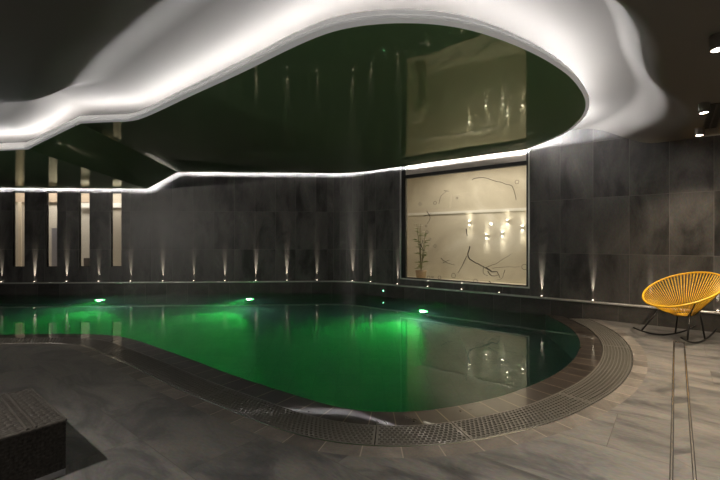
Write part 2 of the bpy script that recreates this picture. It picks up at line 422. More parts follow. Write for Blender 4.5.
# basin and water body
Ain = [C[i] - Cn[i]*(WG+WR) for i in range(len(C))]
back = offset_line(ledge_line, PL-.02)
kR = max(i for i in range(len(Ain)) if Ain[i].dot(n2) < CW - PL + .02)
edge_loop = [Vector((p.x,p.y,0)) for p in Ain[:kR+1]]
end = edge_loop[-1]
far = [p for p in reversed(back) if p.x < end.x - .02]
first = RW(end.dot(u2), PL-.02); first.z = 0
edge_loop += [first] + [Vector((p.x,p.y,0)) for p in far]
DEP = -1.55
mb = MB(); n_ = len(edge_loop)
mb.poly([p + Vector((0,0,DEP)) for p in reversed(edge_loop)][::-1], 0)
for i in range(n_):
    a, b_ = edge_loop[i], edge_loop[(i+1) % n_]
    mb.poly([a+Vector((0,0,ZW)), b_+Vector((0,0,ZW)), b_+Vector((0,0,DEP)), a+Vector((0,0,DEP))], 0)
struct(mb.build('pool_basin', M_basin))
mb = MB()
# the body of water reaches a little into the basin's walls and floor
cen = sum(edge_loop, Vector())/len(edge_loop)
wl_ = []
for i in range(n_):
    a, b_, c = edge_loop[i-1], edge_loop[i], edge_loop[(i+1) % n_]
    t = ((b_-a).normalized() + (c-b_).normalized()).normalized(); wl_.append(b_ + Vector((t.y,-t.x,0))*.035)
mb.poly([p + Vector((0,0,ZW)) for p in wl_]); mb.poly([p + Vector((0,0,DEP-.1)) for p in reversed(wl_)])
for i in range(n_):
    a, b_ = wl_[i], wl_[(i+1) % n_]
    mb.poly([a+Vector((0,0,DEP-.1)), b_+Vector((0,0,DEP-.1)), b_+Vector((0,0,ZW)), a+Vector((0,0,ZW))])
wo = mb.build('pool_water', M_water, fix=True)
if wo.data.polygons[0].normal.z < 0: wo.data.flip_normals()
tag(wo, 'still green-lit pool water reflecting the wall and the pale window', 'water', kind='stuff')

# ------------------------------------------------------------------ deck
Dl = [C[i] + Cn[i]*WC for i in range(len(C)) if (C[i]+Cn[i]*WC).dot(n2) < CW - .02]
mb = MB()
mb.poly([(p.x,p.y,0) for p in Dl] + [tuple(RW(Dl[-1].dot(u2),.01)), tuple(RW(6.6,.01)), (10.4,-5,0), (-10.1,-5,0)])
fl = struct(mb.build('floor', M_floor))
if fl.data.polygons[0].normal.z < 0: fl.data.flip_normals()

# ------------------------------------------------------------------ suspended gloss ceiling
ZB, ZL = 2.93, 2.52
kb = (ZB-H)/(2.96-H)
epx = [(105,121.5),(130,121),(150,114),(190,95),(240,72),(290,47),(330,30),(360,24),(400,21),(450,24),(490,34),(530,50),(555,64),(575,80),(587,102),(580,120),(560,135)]
hiF = Vector(((80-360)/F*(ZB-H)*F/(240-123), (ZB-H)*F/(240-123), ZB))
loF = Vector(((27-360)/F*(ZL-H)*F/(240-149), (ZL-H)*F/(240-149), ZL))
front = [Vector(((x-360)/F*(ZB-H)*F/(240-y), (ZB-H)*F/(240-y), ZB)) for x, y in epx]
GB, GR = .21, .13
endR = RW(rw_s(527), GR, ZB)
front = resample(smooth_poly(resample(catmull([hiF]+front+[endR], .06), .06), 10), .06)
rwA = RW(s_rc+R_IN+.1, GR, ZB)
bwA = BW(s_bc-R_IN-.1, GB, ZB)
mid_corner = [(rwA*(1-t)**2 + (BW(s_bc,GB,ZB)*.5+RW(s_rc,GR,ZB)*.5)*2*t*(1-t) + bwA*t*t) for t in [k/10 for k in range(11)]]
hiB = BW(bw_s(176)+.12, GB, ZB); loB = BW(bw_s(146)+.12, GB, ZL)
lowL = Vector((-9.7, 6.0, ZL)); lowLB = BW(-9.7, GB, ZL)
lowfront = resample([lowL, Vector((-7, 5.62, ZL)), Vector((-5.4, 5.45, ZL)), loF], .1)
root = empty('ceiling_panel', (-.5, 6.4, ZB))
tag(root, 'glossy dark green suspended ceiling with white lit edge above the pool', 'ceiling panel')
inv = Matrix.Translation(-Vector(root.location))
def build_in(mb, name, mat, parent, **k):
    off = parent.matrix_basis.translation
    mb.v = [tuple(Vector(v)-off) for v in mb.v]; return mb.build(name, mat, parent, **k)
root_off = Vector(root.location)
def rel(mb): mb.v = [tuple(Vector(v)-root_off) for v in mb.v]; return mb
mb = MB()
mb.poly(front + mid_corner + [hiB]); mb.poly([hiF, hiB, loB, loF]); mb.poly(lowfront + [loB, lowLB])
rel(mb); o = mb.build('gloss_membrane', M_film, root)
me = o.data
bm = bmesh.new(); bm.from_mesh(me)
for f in bm.faces:
    if f.normal.z > 0: f.normal_flip()
bm.to_mesh(me); bm.free()
# edge line, all round the open front then the walls
front_line = lowfront[:-1] + resample([loF, hiF], .08)[:-1] + front
fn = normals2(front_line)
s_tot = len(front_line)
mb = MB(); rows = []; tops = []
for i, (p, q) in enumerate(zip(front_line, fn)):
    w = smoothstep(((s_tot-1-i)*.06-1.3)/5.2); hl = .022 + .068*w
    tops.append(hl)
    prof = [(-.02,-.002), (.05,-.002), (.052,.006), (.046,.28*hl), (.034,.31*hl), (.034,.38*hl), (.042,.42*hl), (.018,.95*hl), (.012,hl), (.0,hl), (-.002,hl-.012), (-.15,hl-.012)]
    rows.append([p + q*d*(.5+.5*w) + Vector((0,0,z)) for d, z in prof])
mb.sweep(rows); rel(mb); mb.build('edge_trim', M_trim_glow, root, smooth=False)
wall_line = [front[-1]] + resample([front[-1]]+mid_corner, .1)[1:] + resample([mid_corner[-1], hiB, loB, lowLB], .1)[1:]
wn = normals2(wall_line)
mb = MB(); rows = []
for p, q in zip(wall_line, wn):
    rows.append([p + q*d + Vector((0,0,z)) for d, z in [(-.02,-.001), (.004,-.001), (.006,.018), (-.05,.018)]])
mb.sweep(rows); rel(mb); mb.build('edge_trim', M_trim_w, root)
mb = MB()
rows = [[p + q*d + Vector((0,0,t+z)) for d, z in [(-.1,-.008), (-.1,.003), (-.122,.003)]] for p, q, t in zip(front_line, fn, tops)]
mb.sweep(rows, lambda i, j: 1 if front_line[i].x > 2.4 and front_line[i].y > 5.7 else 0)
rel(mb); mb.build('light_strip', [M_led, M_led_end], root)
mb = MB()
rows = [[p + q*d + Vector((0,0,z)) for d, z in [(-.022,.018), (-.022,.032), (-.034,.032)]] for p, q in zip(wall_line, wn)]
mb.sweep(rows); rel(mb); mb.build('light_strip', M_led_wall, root)
# thin backing board so nothing shines through
mb = MB()
def up(P, d): return [p + Vector((0,0,d)) for p in P]
mb.poly(up(front + mid_corner + [hiB], .008)); mb.poly(up([hiF, hiB, loB, loF], .008)); mb.poly(up(lowfront + [loB, lowLB], .008))
rel(mb); mb.build('backing_board', M_trim_w, root)

# ------------------------------------------------------------------ ceiling: white recess that rolls down to the dark outer ceiling
ZR, ZD = 3.18, 2.785
base = [Vector((-10.1,6.02,0))] + [Vector((p.x,p.y,0)) for p in front_line]
base = [p for p in base if p.x > -9.6 or p is base[0]]
base += [Vector((base[-1].x-.02*k, base[-1].y+.12*k, 0)) for k in range(1, 4)]
base = resample(smooth_poly(resample(base, .1), 20), .1)
bn = normals2(base)
for _ in range(30): bn = [bn[0]] + [(bn[i-1]+bn[i]*2+bn[i+1]).normalized() for i in range(1,len(bn)-1)] + [bn[-1]]
us = [-1.0,-.6,-.3,0] + [k/16 for k in range(1,17)] + [1.15, 1.5, 3.2]
mb = MB(); rows = []
for p, q in zip(base, bn):
    side = smoothstep((p.x+1.2)/2.4)             # 0 on the left run, 1 on the right
    farR = smoothstep((p.y-3.9)/2.0)*side
    d0 = .5*(1-side) + (.3+.38*farR)*side; d1 = 1.5*(1-side) + (.64+.82*farR)*side
    d0 -= .1*(1-side)*smoothstep((-1.6-p.x)/2.5); d1 -= .2*(1-side)*smoothstep((-1.6-p.x)/2.5) + .08*(1-side)
    lowk = smoothstep((-3.9-p.x)/.7); mid = side*(1-farR)
    nearR = smoothstep((4.6-p.y)/1.6)*side
    d0 += .22*nearR; d1 += .3*nearR
    zr = ZR + .06*(1-side) - .46*lowk + .08*mid; zd = ZD - .27*lowk
    r = []
    for u in us:
        d = d0 + u*(d1-d0) if u >= 0 else d0 + u*1.2
        k = smoothstep(u); zz = zr + (zd-zr)*k
        if u > 3: d = d0 + 3.2; zz = ZD
        r.append(p + q*d + Vector((0,0,zz)))
    rows.append(r)
mb.sweep(rows, 0)
outer = [r[-1] for r in rows]
mb.poly([tuple(p) for p in outer] + [(10.6,6.9,ZD), (10.6,-5.1,ZD), (-10.5,-5.1,ZD), (-10.5,outer[0].y,ZD)], 0)
mb.poly([(-10.5,4.2,3.6), (5,4.2,3.6), (5,10.6,3.6), (-10.5,10.6,3.6)], 0)
o = struct(mb.build('ceiling', M_white, smooth=True))

# ------------------------------------------------------------------ big window in the right wall
wroot = empty('window_1', RW((ws0+ws1)/2, 0, WZ0)); struct(wroot)
wroot.rotation_euler = (0,0,math.atan2(u2.y,u2.x))
# local: x along wall, y into wall, z up from sill
hw = (ws1-ws0)/2; hh = WZ1-WZ0
def z_at(px, py): Y = CW/(n2.x*(px-360)/F + n2.y); return H + (240-py)*Y/F
ZRAIL = z_at(465,169.5) - WZ0
mb = MB(); mb.aabb(-hw,-hw+.11,.03,.11,0,hh); mb.aabb(hw-.055,hw,.03,.11,0,hh); mb.aabb(-hw,hw,.03,.11,0,.03)
mb.build('window_frame', M_frame, wroot)
mb = MB(); mb.aabb(-hw+.11,hw-.055,.02,.11,ZRAIL-.04,ZRAIL+.035); mb.build('window_rail', M_frame, wroot)
mb = MB(); mb.aabb(-hw-.012,-hw+.012,-.012,.03,-.015,hh); mb.aabb(hw-.012,hw+.012,-.012,.03,-.015,hh); mb.aabb(-hw+.012,hw-.012,-.012,.03,-.015,.01)
mb.build('steel_edge', M_satin, wroot)
mb = MB(); mb.aabb(-hw+.11,hw-.055,.06,.068,.03,ZRAIL-.04); mb.build('glass_pane', M_glass, wroot)
mb = MB(); mb.aabb(-hw+.11,hw-.055,.045,.06,ZRAIL+.035,hh); mb.build('transom_panel', M_transom, wroot)
# etched branch pattern on the pane (drawn at the pane's own plane)
def wl(px, py, d=.058):
    k = (px-360)/F; Y = (CW+d)/(n2.x*k + n2.y); p = Vector((k*Y, Y, 0)); return Vector((p.dot(u2) - (ws0+ws1)/2, d, H+(240-py)*Y/F - WZ0))
M_etch = plain('grey etching', (.1,.09,.075), .5)
mb = MB()
def branch(pts, r0, r1):
    P_ = [wl(*p) for p in pts]; P_ = catmull(P_, .05); n_ = len(P_); r0 *= 1.5; r1 *= 1.5
    P_ = [p + Vector((random.uniform(-.006,.006),0,random.uniform(-.006,.006))) for p in P_]
    rr = [r0 + (r1-r0)*k/(n_-1) for k in range(n_)]
    mb.tube([(p.x, .057, p.z) for p in P_], rr, 5)
for pts, r0, r1 in [([(470,246),(468,254),(470,259),(476,263),(486,268)], .008,.006), ([(467,256),(463,264),(458,273)], .005,.003), ([(485,268),(497,263),(511,254)], .004,.002),
    ([(486,268),(492,272),(497,272),(500,278)], .011,.004), ([(488,271),(492,276),(499,275)], .007,.003), ([(484,266),(483,273),(488,276)], .004,.003), ([(492,268),(506,267),(520,267)], .003,.002),
    ([(472,180),(476,178),(484,177.5),(492,180),(506,184),(512,186),(515,194),(516,200)], .005,.003), ([(439,204),(441,196),(446,192)], .003,.002), ([(444,191),(449,191)], .006,.003),
    ([(427,211),(430,218),(427,224)], .006,.003), ([(424,216),(431,214)], .005,.003), ([(420,244),(424,251)], .008,.004), ([(423,240),(420,250)], .005,.003), ([(466,229),(467,236)], .007,.004),
    ([(441,258),(447,263),(455,265)], .005,.002), ([(443,263),(450,260)], .005,.002), ([(505,270),(502,278),(497,280)], .004,.002), ([(489,281),(492,284)], .007,.005)]:
    branch(pts, r0, r1)
for cx, cy, rad in [(428.5,277.5,.035), (432.5,277,.02), (439.5,277.5,.035), (453.5,275.5,.045), (475.5,281,.04), (524.5,267,.05), (517,182,.035), (435,203,.035), (420,204,.03), (427,232,.03), (430,239,.025), (435,246,.03), (426,226,.02), (457,198,.02)]:
    c = wl(cx, cy); mb.tube([(c.x+rad*math.cos(2*PI*k/14), .057, c.z+rad*math.sin(2*PI*k/14)) for k in range(14)], .0045, 5, closed=True)
mb.build('etched_branches', M_etch, wroot)

# room behind the window
AD = 1.5
mb = MB(); x0, x1 = -hw-.9, hw+.35; z0, z1 = -.1, hh+.02
for nm, q, m_ in (('wall_inner_back', [(x0,AD,z0), (x1,AD,z0), (x1,AD,z1), (x0,AD,z1)], M_marble), ('wall_inner_left', [(x0,.121,z0), (x0,AD,z0), (x0,AD,z1), (x0,.121,z1)], M_cream),
        ('wall_inner_right', [(x1,AD,z0), (x1,.121,z0), (x1,.121,z1), (x1,AD,z1)], M_marble), ('floor_inner', [(x0,.121,z0), (x1,.121,z0), (x1,AD,z0), (x0,AD,z0)], M_cream), ('ceiling_inner', [(x0,AD,z1), (x1,AD,z1), (x1,.121,z1), (x0,.121,z1)], M_cream)):
    mb = MB(); mb.poly(q); o = struct(mb.build(nm, m_)); o.location = wroot.location; o.rotation_euler = wroot.rotation_euler
def lw(x, y, z): return wroot.location + u2*x + n2*y + Vector((0,0,z))
zc = z_at(465,206) ; 
mb = MB(); mb.aabb(x0+.01,x1-.01,AD-.03,AD-.001,1.52,1.58)
o = struct(mb.build('trim_7', plain('white reflection strip', (.85,.83,.78), .4))); o.location = wroot.location; o.rotation_euler = wroot.rotation_euler  # pale strip in place of a light line reflected in the glass
def alcove_light(x, y, z, e, sx, sy, col=(1,.88,.73)):
    l = bpy.data.lights.new('room light', 'AREA'); l.shape = 'RECTANGLE'; l.size, l.size_y = sx, sy; l.energy = e; l.color = col
    o = bpy.data.objects.new('room_light', l); COL.objects.link(o); o.location = lw(x, y, z); o.rotation_euler = (0, 0, math.atan2(u2.y,u2.x)); return o
alcove_light(0, .5, hh-.02, 26, 2.5, .6)
def sconce(px, py, label):
    k = (px-360)/F; d = AD; Y = (CW+d)/(n2.x*k + n2.y); p = Vector((k*Y, Y, 0)); z = H+(240-py)*Y/F
    q = p - n2*.05
    r = empty('wall_sconce', (q.x,q.y,z), math.atan2(u2.y,u2.x))
    mb = MB(); mb.lathe([(.0,-.045),(.024,-.045),(.028,-.04),(.028,.04),(.024,.045),(0,.045)], n=16); mb.build('housing', plain('sconce body', (.72,.67,.57), .4) if 'sconce body' not in bpy.data.materials else bpy.data.materials['sconce body'], r)
    mb = MB(); mb.aabb(-.02,.02,.03,.049,-.03,.03); mb.build('bracket', M_steel, r)
    for zz in (-.0475,.0475):
        mb = MB(); mb.lathe([(0,zz-.002),(.02,zz-.002),(.02,zz+.002),(0,zz+.002)], n=14); mb.build('lens', M_lens_sconce, r)
    for sgn in (1,-1):
        l = bpy.data.lights.new('sconce beam', 'SPOT'); l.energy = 3.2; l.color = (1,.9,.72); l.spot_size = math.radians(62); l.spot_blend = 1; l.shadow_soft_size = .02
        o = bpy.data.objects.new('sconce_beam', l); COL.objects.link(o); o.parent = r; o.location = (0,0,.055*sgn); o.rotation_euler = (PI if sgn > 0 else 0, 0, 0)
    tag(r, label, 'wall lamp', 'up and down wall lamps behind the window')
sconce(470,223,'up-and-down wall lamp behind the glass, leftmost of the five, set apart')
sconce(487,236,'up-and-down wall lamp behind the glass, lowest, second from the left')
sconce(503,234,'up-and-down wall lamp behind the glass, just under the taller middle one')
sconce(508,222,'up-and-down wall lamp behind the glass, upper one right of the middle')
sconce(523,228,'up-and-down wall lamp behind the glass, by the right window edge')

# soft pot plant with pale blooms inside, at the window's left
k = (421-360)/F; Y = (CW+.75)/(n2.x*k + n2.y); pp = Vector((k*Y, Y, 0))
pl = empty('flowering_plant', (pp.x, pp.y, WZ0-.1))
M_leaf = plain('dull green leaf', (.24,.3,.13), .5); M_bloom = plain('pale bloom', (.85,.82,.72), .6); M_pot = plain('tan pot', (.5,.36,.24), .6); M_stem = plain('stem', (.2,.19,.1), .6)
rnd = random.Random(3)
mb = MB(); mb.lathe([(0,0),(.1,0),(.13,.2),(.14,.24),(.125,.24),(.115,.2),(0,.19)], n=20); mb.build('pot', M_pot, pl, smooth=True)
st, lf_, bl = MB(), MB(), MB()
for q in range(7):
    a = 2*PI*q/7; tip = Vector((.16*math.cos(a)*rnd.uniform(.5,1.2), .16*math.sin(a)*rnd.uniform(.5,1.2), rnd.uniform(.7,1.4))); P_ = [Vector((0,0,.19)), Vector((tip.x*.4,tip.y*.4,tip.z*.6)), tip]
    P_ = catmull(P_, .1); st.tube(P_, .006, 6)
    for h_ in range(6):
        b0 = P_[min(len(P_)-1, 1+h_*len(P_)//7)]; d = Vector((rnd.uniform(-1,1), rnd.uniform(-1,1), rnd.uniform(.0,.6))).normalized(); sd_ = d.cross(Vector((0,0,1))).normalized()*.028
        l_ = rnd.uniform(.12,.2); m1, e_ = b0+d*l_*.5+Vector((0,0,.01)), b0+d*l_-Vector((0,0,.02))
        lf_.poly([b0, m1+sd_, e_]); lf_.poly([b0, e_, m1-sd_])
    for h_ in range(3):
        c = tip + Vector((rnd.uniform(-.05,.05), rnd.uniform(-.05,.05), rnd.uniform(-.12,.03)))
        for w_ in range(5):
            a2 = 2*PI*w_/5; d = Vector((math.cos(a2), math.sin(a2), .35)).normalized(); sd_ = Vector((-math.sin(a2), math.cos(a2), 0))*.022
            bl.poly([c, c+d*.03+sd_, c+d*.055, c+d*.03-sd_])
st.build('stem', M_stem, pl); lf_.build('leaves', M_leaf, pl); bl.build('blossoms', M_bloom, pl)
tag(pl, 'pot plant with pale blooms standing behind the left side of the big window', 'plant')

# ------------------------------------------------------------------ slot windows
M_blue = plain('grey blue cloth', (.36,.34,.37), .8); M_tan = plain('tan timber', (.46,.36,.27), .5); M_pale = plain('pale door', (.74,.64,.5), .5); M_grey = plain('greige panel', (.5,.44,.36), .6)
yaw = math.atan2(bw_dir.y, bw_dir.x)
sA, sB = slot_holes[0][0]-.9, slot_holes[-1][1]+.7
mb = MB(); D_ = 1.0; z0, z1 = .4, 2.75
mb.poly([(sA,D_,z0), (sB,D_,z0), (sB,D_,z1), (sA,D_,z1)]); mb.poly([(sA,.061,z0),(sA,D_,z0),(sA,D_,z1),(sA,.061,z1)]); mb.poly([(sB,D_,z0),(sB,.061,z0),(sB,.061,z1),(sB,D_,z1)])
mb.poly([(sA,.061,z0),(sB,.061,z0),(sB,D_,z0),(sA,D_,z0)]); mb.poly([(sA,D_,z1),(sB,D_,z1),(sB,.061,z1),(sA,.061,z1)])
struct(mb.build('wall_passage', plain('passage cream', (.66,.6,.52), .6), loc=BW0, rotz=yaw))
for i, (a, b_, zz0, zz1) in enumerate(slot_holes):
    r = empty('window_%d' % (i+2), BW((a+b_)/2,0,zz0), yaw); struct(r)
    w, h = (b_-a)/2, zz1-zz0
    mb = MB(); mb.aabb(-w,-w+.012,.02,.058,0,h); mb.aabb(w-.012,w,.02,.058,0,h); mb.aabb(-w+.012,w-.012,.02,.058,0,.015); mb.aabb(-w+.012,w-.012,.02,.058,h-.05,h)
    mb.build('window_frame', M_frame, r)
    mb = MB(); mb.aabb(-w+.012,w-.012,.035,.041,.015,h-.05); mb.build('glass_pane', M_glass, r)
    mb = MB(); mb.aabb(-w-.012,-w-.001,-.006,-.0005,-.01,h+.01); mb.aabb(w+.001,w+.008,-.006,-.0005,-.01,h+.01); mb.build('steel_edge', plain('dull edge', (.2,.19,.18), .4, 1.0) if 'dull edge' not in bpy.data.materials else bpy.data.materials['dull edge'], r)
# things seen through the slots: as door leaves and cloth standing in the passage
def seen(px0, px1, py0, py1, depth, mat, name, label, cat, thick=.03):
    def q(px):
        k = (px-360)/F; d = -depth; base_ = BW0 + bw_n*depth; t = base_.y/(1 - .054*k); t = (base_.y - .054*base_.x)/(1 - .054*k); return (Vector((k*t,t,0)) - base_).dot(bw_dir), t
    s0, t0 = q(px0); s1, t1 = q(px1); za = H+(240-py1)*t0/F; zb = H+(240-py0)*t0/F
    mb = MB(); mb.aabb(s0,s1,depth-thick/2,depth+thick/2,za,zb); o = mb.build(name, mat, loc=BW0, rotz=yaw)
    return o
def passage_light(s, z, e, sx):
    l = bpy.data.lights.new('passage light', 'AREA'); l.shape = 'RECTANGLE'; l.size, l.size_y = sx, .3; l.energy = e; l.color = (1,.93,.86)
    o = bpy.data.objects.new('passage_light', l); COL.objects.link(o); o.location = BW(s, -.55, z); o.rotation_euler = (0,0,yaw)
passage_light((sA+sB)/2, 2.73, 27, sB-sA-.4)
struct(seen(8,106,186,202,.94,M_tan,'trim_8','',''))
struct(seen(18.5,21.5,202,280,.9,M_pale,'trim_9','',''))
struct(seen(76,102,203,207.5,.9,plain('white shelf', (.85,.82,.76), .4),'trim_10','',''))
struct(seen(104,130,203,207.5,.9,bpy.data.materials['white shelf'],'trim_11','',''))
struct(seen(104,132,186,285,.95,M_grey,'trim_12','',''))
o = seen(52,62,228,285,.8,M_blue,'hanging_cloth','',''); tag(o, 'grey-blue cloth hanging low behind the second slot window from the left', 'cloth')
o = seen(84,91,258,285,.8,plain('dark bag', (.1,.085,.08), .7),'wall_box','',''); tag(o, 'small dark box seen at the foot of the third slot window', 'box')

# ------------------------------------------------------------------ ledge uplights
def light_spot(parent, loc, rot, e, size, col, blend=1.0, soft=.01, name='beam'):
    l = bpy.data.lights.new(name, 'SPOT'); l.energy = e; l.color = col; l.spot_size = math.radians(size); l.spot_blend = blend; l.shadow_soft_size = soft
    o = bpy.data.objects.new(name, l); COL.objects.link(o); o.parent = parent; o.location = loc; o.rotation_euler = rot; return o
proto = None
def uplight(p, yaw_, e, label):
    global proto
    r = empty('ledge_uplight', (p.x,p.y,LEDGE+.002), yaw_)
    if proto is None:
        mb = MB(); mb.lathe([(.0,0),(.024,0),(.026,.006),(.024,.012),(.017,.012),(.016,.006),(0,.006)], n=16); h_ = mb.build('housing', M_steel, r)
        mb = MB(); mb.lathe([(.015,.0065),(.013,.014),(.008,.018),(0,.02)], n=14); l_ = mb.build('lens', M_uplens, r, smooth=True)
        proto = (h_, l_)
    else:
        for q in proto:
            c = q.copy(); c.parent = r; COL.objects.link(c)
    light_spot(r, (0,0,.03), (PI-math.radians(3.5),0,0), e, 15, (1,.86,.66))
    tag(r, label, 'wall light', 'small uplights along the slate ledge')
yaw_b, yaw_r = yaw, math.atan2(u2.y,u2.x)
E0 = 62
ub = [(2,.7,'small ledge uplight at the left picture edge, left of the first slot window'), (35,1.6,'bright small ledge uplight between the first and second slot windows'),
 (67,1.6,'bright small ledge uplight between the second and third slot windows'), (99,.7,'dim small ledge uplight between the third and fourth slot windows'),
 (131,.7,'small ledge uplight first to the right of the slot windows'), (163,.9,'small ledge uplight second to the right of the slot windows'),
 (194,.7,'small ledge uplight third to the right of the slot windows'), (225,.8,'small ledge uplight fourth to the right of the slot windows'),
 (256,1.6,'small ledge uplight above the middle green pool lamp'), (287,1.6,'small bright ledge uplight next right of the middle green pool lamp'), (317,.6,'dim ledge uplight left of the rounded wall corner')]
for px, k, l in ub: uplight(BW(bw_s(px), .024), yaw_b, E0*k, l)
uplight(arc[10] + Vector((-.2,-.4,0)).normalized()*.04, (yaw_b+yaw_r)/2, E0*1.6, 'bright ledge uplight in the rounded wall corner')
ur = [(-5.74,1.1,'ledge uplight between the rounded corner and the big window'), (-4.97,.9,'ledge uplight at the left jamb of the big window'), (-4.195,.8,'ledge uplight under the left third of the big window'),
 (-3.416,.8,'ledge uplight under the middle of the big window'), (-2.657,.8,'ledge uplight under the right third of the big window'), (-1.896,1.2,'ledge uplight just right of the big window'),
 (-1.1,.8,'ledge uplight between the big window and the rocking chair'), (-.33,.35,'ledge uplight behind the left side of the rocking chair'), (.44,.6,'ledge uplight behind the right side of the rocking chair')]
for s_, k, l in ur: uplight(RW(s_, .024), yaw_r, E0*k*(1 if s_ not in (-4.195,-3.416,-2.657) else .6), l)

# ------------------------------------------------------------------ underwater lamps
def pool_lamp(pos, dirv, label, e):
    d = dirv.normalized(); r = empty('pool_lamp', pos, math.atan2(d.y, d.x))
    R_ = Matrix.Rotation(PI/2, 4, 'Y')
    mb = MB(); mb.lathe([(0,0),(.14,0),(.14,.01),(.12,.02),(.105,.02),(.1,.012)], n=24); mb.v = [tuple(R_ @ Vector(v)) for v in mb.v]; mb.build('bezel', M_steel, r)
    mb = MB(); mb.lathe([(.1,.012),(.07,.024),(0,.03)], n=24); mb.v = [tuple(R_ @ Vector(v)) for v in mb.v]; mb.build('lens', M_green, r, smooth=True)
    light_spot(r, (.06,0,0), (0,-PI/2+math.radians(8),0), e, 66, (.03,1,.1), blend=.3, soft=.05, name='pool_beam')
    light_spot(r, (.05,0,0), (0,-PI/2,0), 7.5, 172, (.62,1,1), blend=.4, soft=.05, name='pool_flood')
    tag(r, label, 'pool lamp', 'green underwater pool lamps')
def under(px, py, wallpt):   # depth at which a ray through this pixel, bent at the water, meets the wall
    k = (px-360)/F; Y0 = (H-ZW)*F/(py-240); h0 = math.hypot(k*Y0, Y0); th = math.atan2(h0, H-ZW); th2 = math.asin(math.sin(th)/1.33)
    Yw = wallpt(k); hor = math.hypot(k*Yw, Yw) - h0; return Vector((k*Yw, Yw, ZW - hor/math.tan(th2)))
bwY = lambda k: (BW0.y - PL - .02)/(1 - .054*k)
rwY = lambda k: (CW - PL - .02)/(n2.x*k + n2.y)
p1, p2, p3 = under(100,300,bwY), under(250,299,bwY), under(424,311,rwY)
pool_lamp(p1, Vector((.3,-1,0)), 'glowing green lamp in the far pool wall below the slot windows', 80)
pool_lamp(p2, Vector((-.25,-1,0)), 'glowing green lamp in the middle of the far pool wall', 125)
pool_lamp(p3, -n2, 'glowing green lamp in the pool wall below the big window', 125)
q = RW(rw_s(385.5), PL+.001, .125)
r = empty('indicator_light', q, yaw_r)
mb = MB(); R_ = Matrix.Rotation(PI/2, 4, 'X'); mb.lathe([(0,0),(.02,0),(.02,.006),(.014,.008)], n=16); mb.v = [tuple(R_ @ Vector(v)) for v in mb.v]; mb.build('bezel', M_black, r)
mb = MB(); mb.lathe([(.014,.007),(.008,.012),(0,.014)], n=14); mb.v = [tuple(R_ @ Vector(v)) for v in mb.v]; mb.build('lens', glow('mint lens', (.25,1,.5), 6), r)
tag(r, 'tiny green indicator light on the slate plinth left of the big window', 'indicator light')

# ------------------------------------------------------------------ ceiling spots on the dark ceiling
def ceiling_spot(p, e, label, aim=None, cone=105, drop=0.0):
    r = empty('ceiling_spot' if not drop else 'fill_spot', (p.x,p.y,ZD-drop))  # with a drop: unseen spot, added as fill light
    if drop:
        mb = MB(); mb.lathe([(0,0),(.006,0),(.006,drop-.01),(.045,drop-.01),(.045,drop),(0,drop)], n=16); mb.build('stem', M_black, r)  # stem added to hang the unseen fill spots lower
    mb = MB(); mb.lathe([(0,0),(.05,0),(.05,-.1),(.046,-.105),(.04,-.105),(.036,-.09),(0,-.09)], n=24); mb.build('housing', plain('spot body', (.3,.28,.25), .4) if 'spot body' not in bpy.data.materials else bpy.data.materials['spot body'], r)
    mb = MB(); mb.lathe([(.036,-.092),(.024,-.1),(0,-.108)], n=20); mb.build('lens', M_spotlens, r, smooth=True)
    rot = (0,0,0)
    if aim is not None: rot = (Vector(aim) - Vector((p.x,p.y,ZD-drop-.12))).to_track_quat('-Z','Y').to_euler()
    light_spot(r, (0,0,-.12), rot, e, cone, (1,.81,.59) if aim is None and 'out of view' not in label else (1,.92,.82), blend=1, soft=.03)
    tag(r, label, 'ceiling spotlight', 'cylinder spotlights on the dark ceiling')
def sky(px, py, z): Y = (z-H)*F/(240-py); return Vector(((px-360)/F*Y, Y, z))
ceiling_spot(sky(718,50,2.68), 165, 'cylinder ceiling spotlight cut by the right picture edge, nearest and largest')
ceiling_spot(sky(704,113,2.68), 165, 'cylinder ceiling spotlight in the middle of the row at right')
ceiling_spot(sky(699.5,135.5,2.68), 60, 'cylinder ceiling spotlight closest to the slate wall')

# ------------------------------------------------------------------ linear air slot in the dark ceiling
vdir = Vector((.623,.782,0)).normalized()
vr = empty('air_vent', (4.25,4.75,ZD), math.atan2(vdir.y,vdir.x))
mb = MB()
for y in (-.07,0,.07): mb.aabb(-.6,.6,y-.008,y+.008,-.012,-.001)
for x in (-.6,.6): mb.aabb(x-.008,x+.008,-.062,-.008,-.012,-.001); mb.aabb(x-.008,x+.008,.008,.062,-.012,-.001)
mb.build('vent_frame', plain('vent grey', (.12,.11,.1), .5), vr)
for y in (-.035,.035):
    mb = MB(); mb.aabb(-.592,.592,y-.027,y+.027,-.004,-.001); mb.build('slot', M_black, vr)
tag(vr, 'black twin-slot linear air vent in the dark ceiling at the right edge', 'air vent')

# ------------------------------------------------------------------ linear floor drain
ga, gb = ground(683,478), ground(679,341.5)
ax = (gb-ga); Ld = ax.length + .9; ax.normalize(); sd = Vector((ax.y,-ax.x,0))
start = gb - ax*Ld; midp = start + ax*Ld/2
dr = empty('floor_drain', (midp.x,midp.y,0), math.atan2(ax.y,ax.x))
for y in (-.05,.05):
    mb = MB(); mb.aabb(-Ld/2,Ld/2,y-.004,y+.004,0,.003); mb.aabb(-Ld/2,Ld/2,y-.009,y-.004,0,.0008,1); mb.aabb(-Ld/2,Ld/2,y+.004,y+.009,0,.0008,1)
    mb.build('rail', [M_steel, M_black], dr)
mb = MB(); mb.aabb(-Ld/2,Ld/2-.11,-.04,.04,0,.0012); mb.build('tile_insert', M_floor, dr)
mb = MB(); mb.aabb(Ld/2-.1,Ld/2,-.04,.04,0,.004); mb.aabb(Ld/2-.085,Ld/2-.015,-.028,.028,.004,.006); mb.build('end_cover', M_steel, dr)
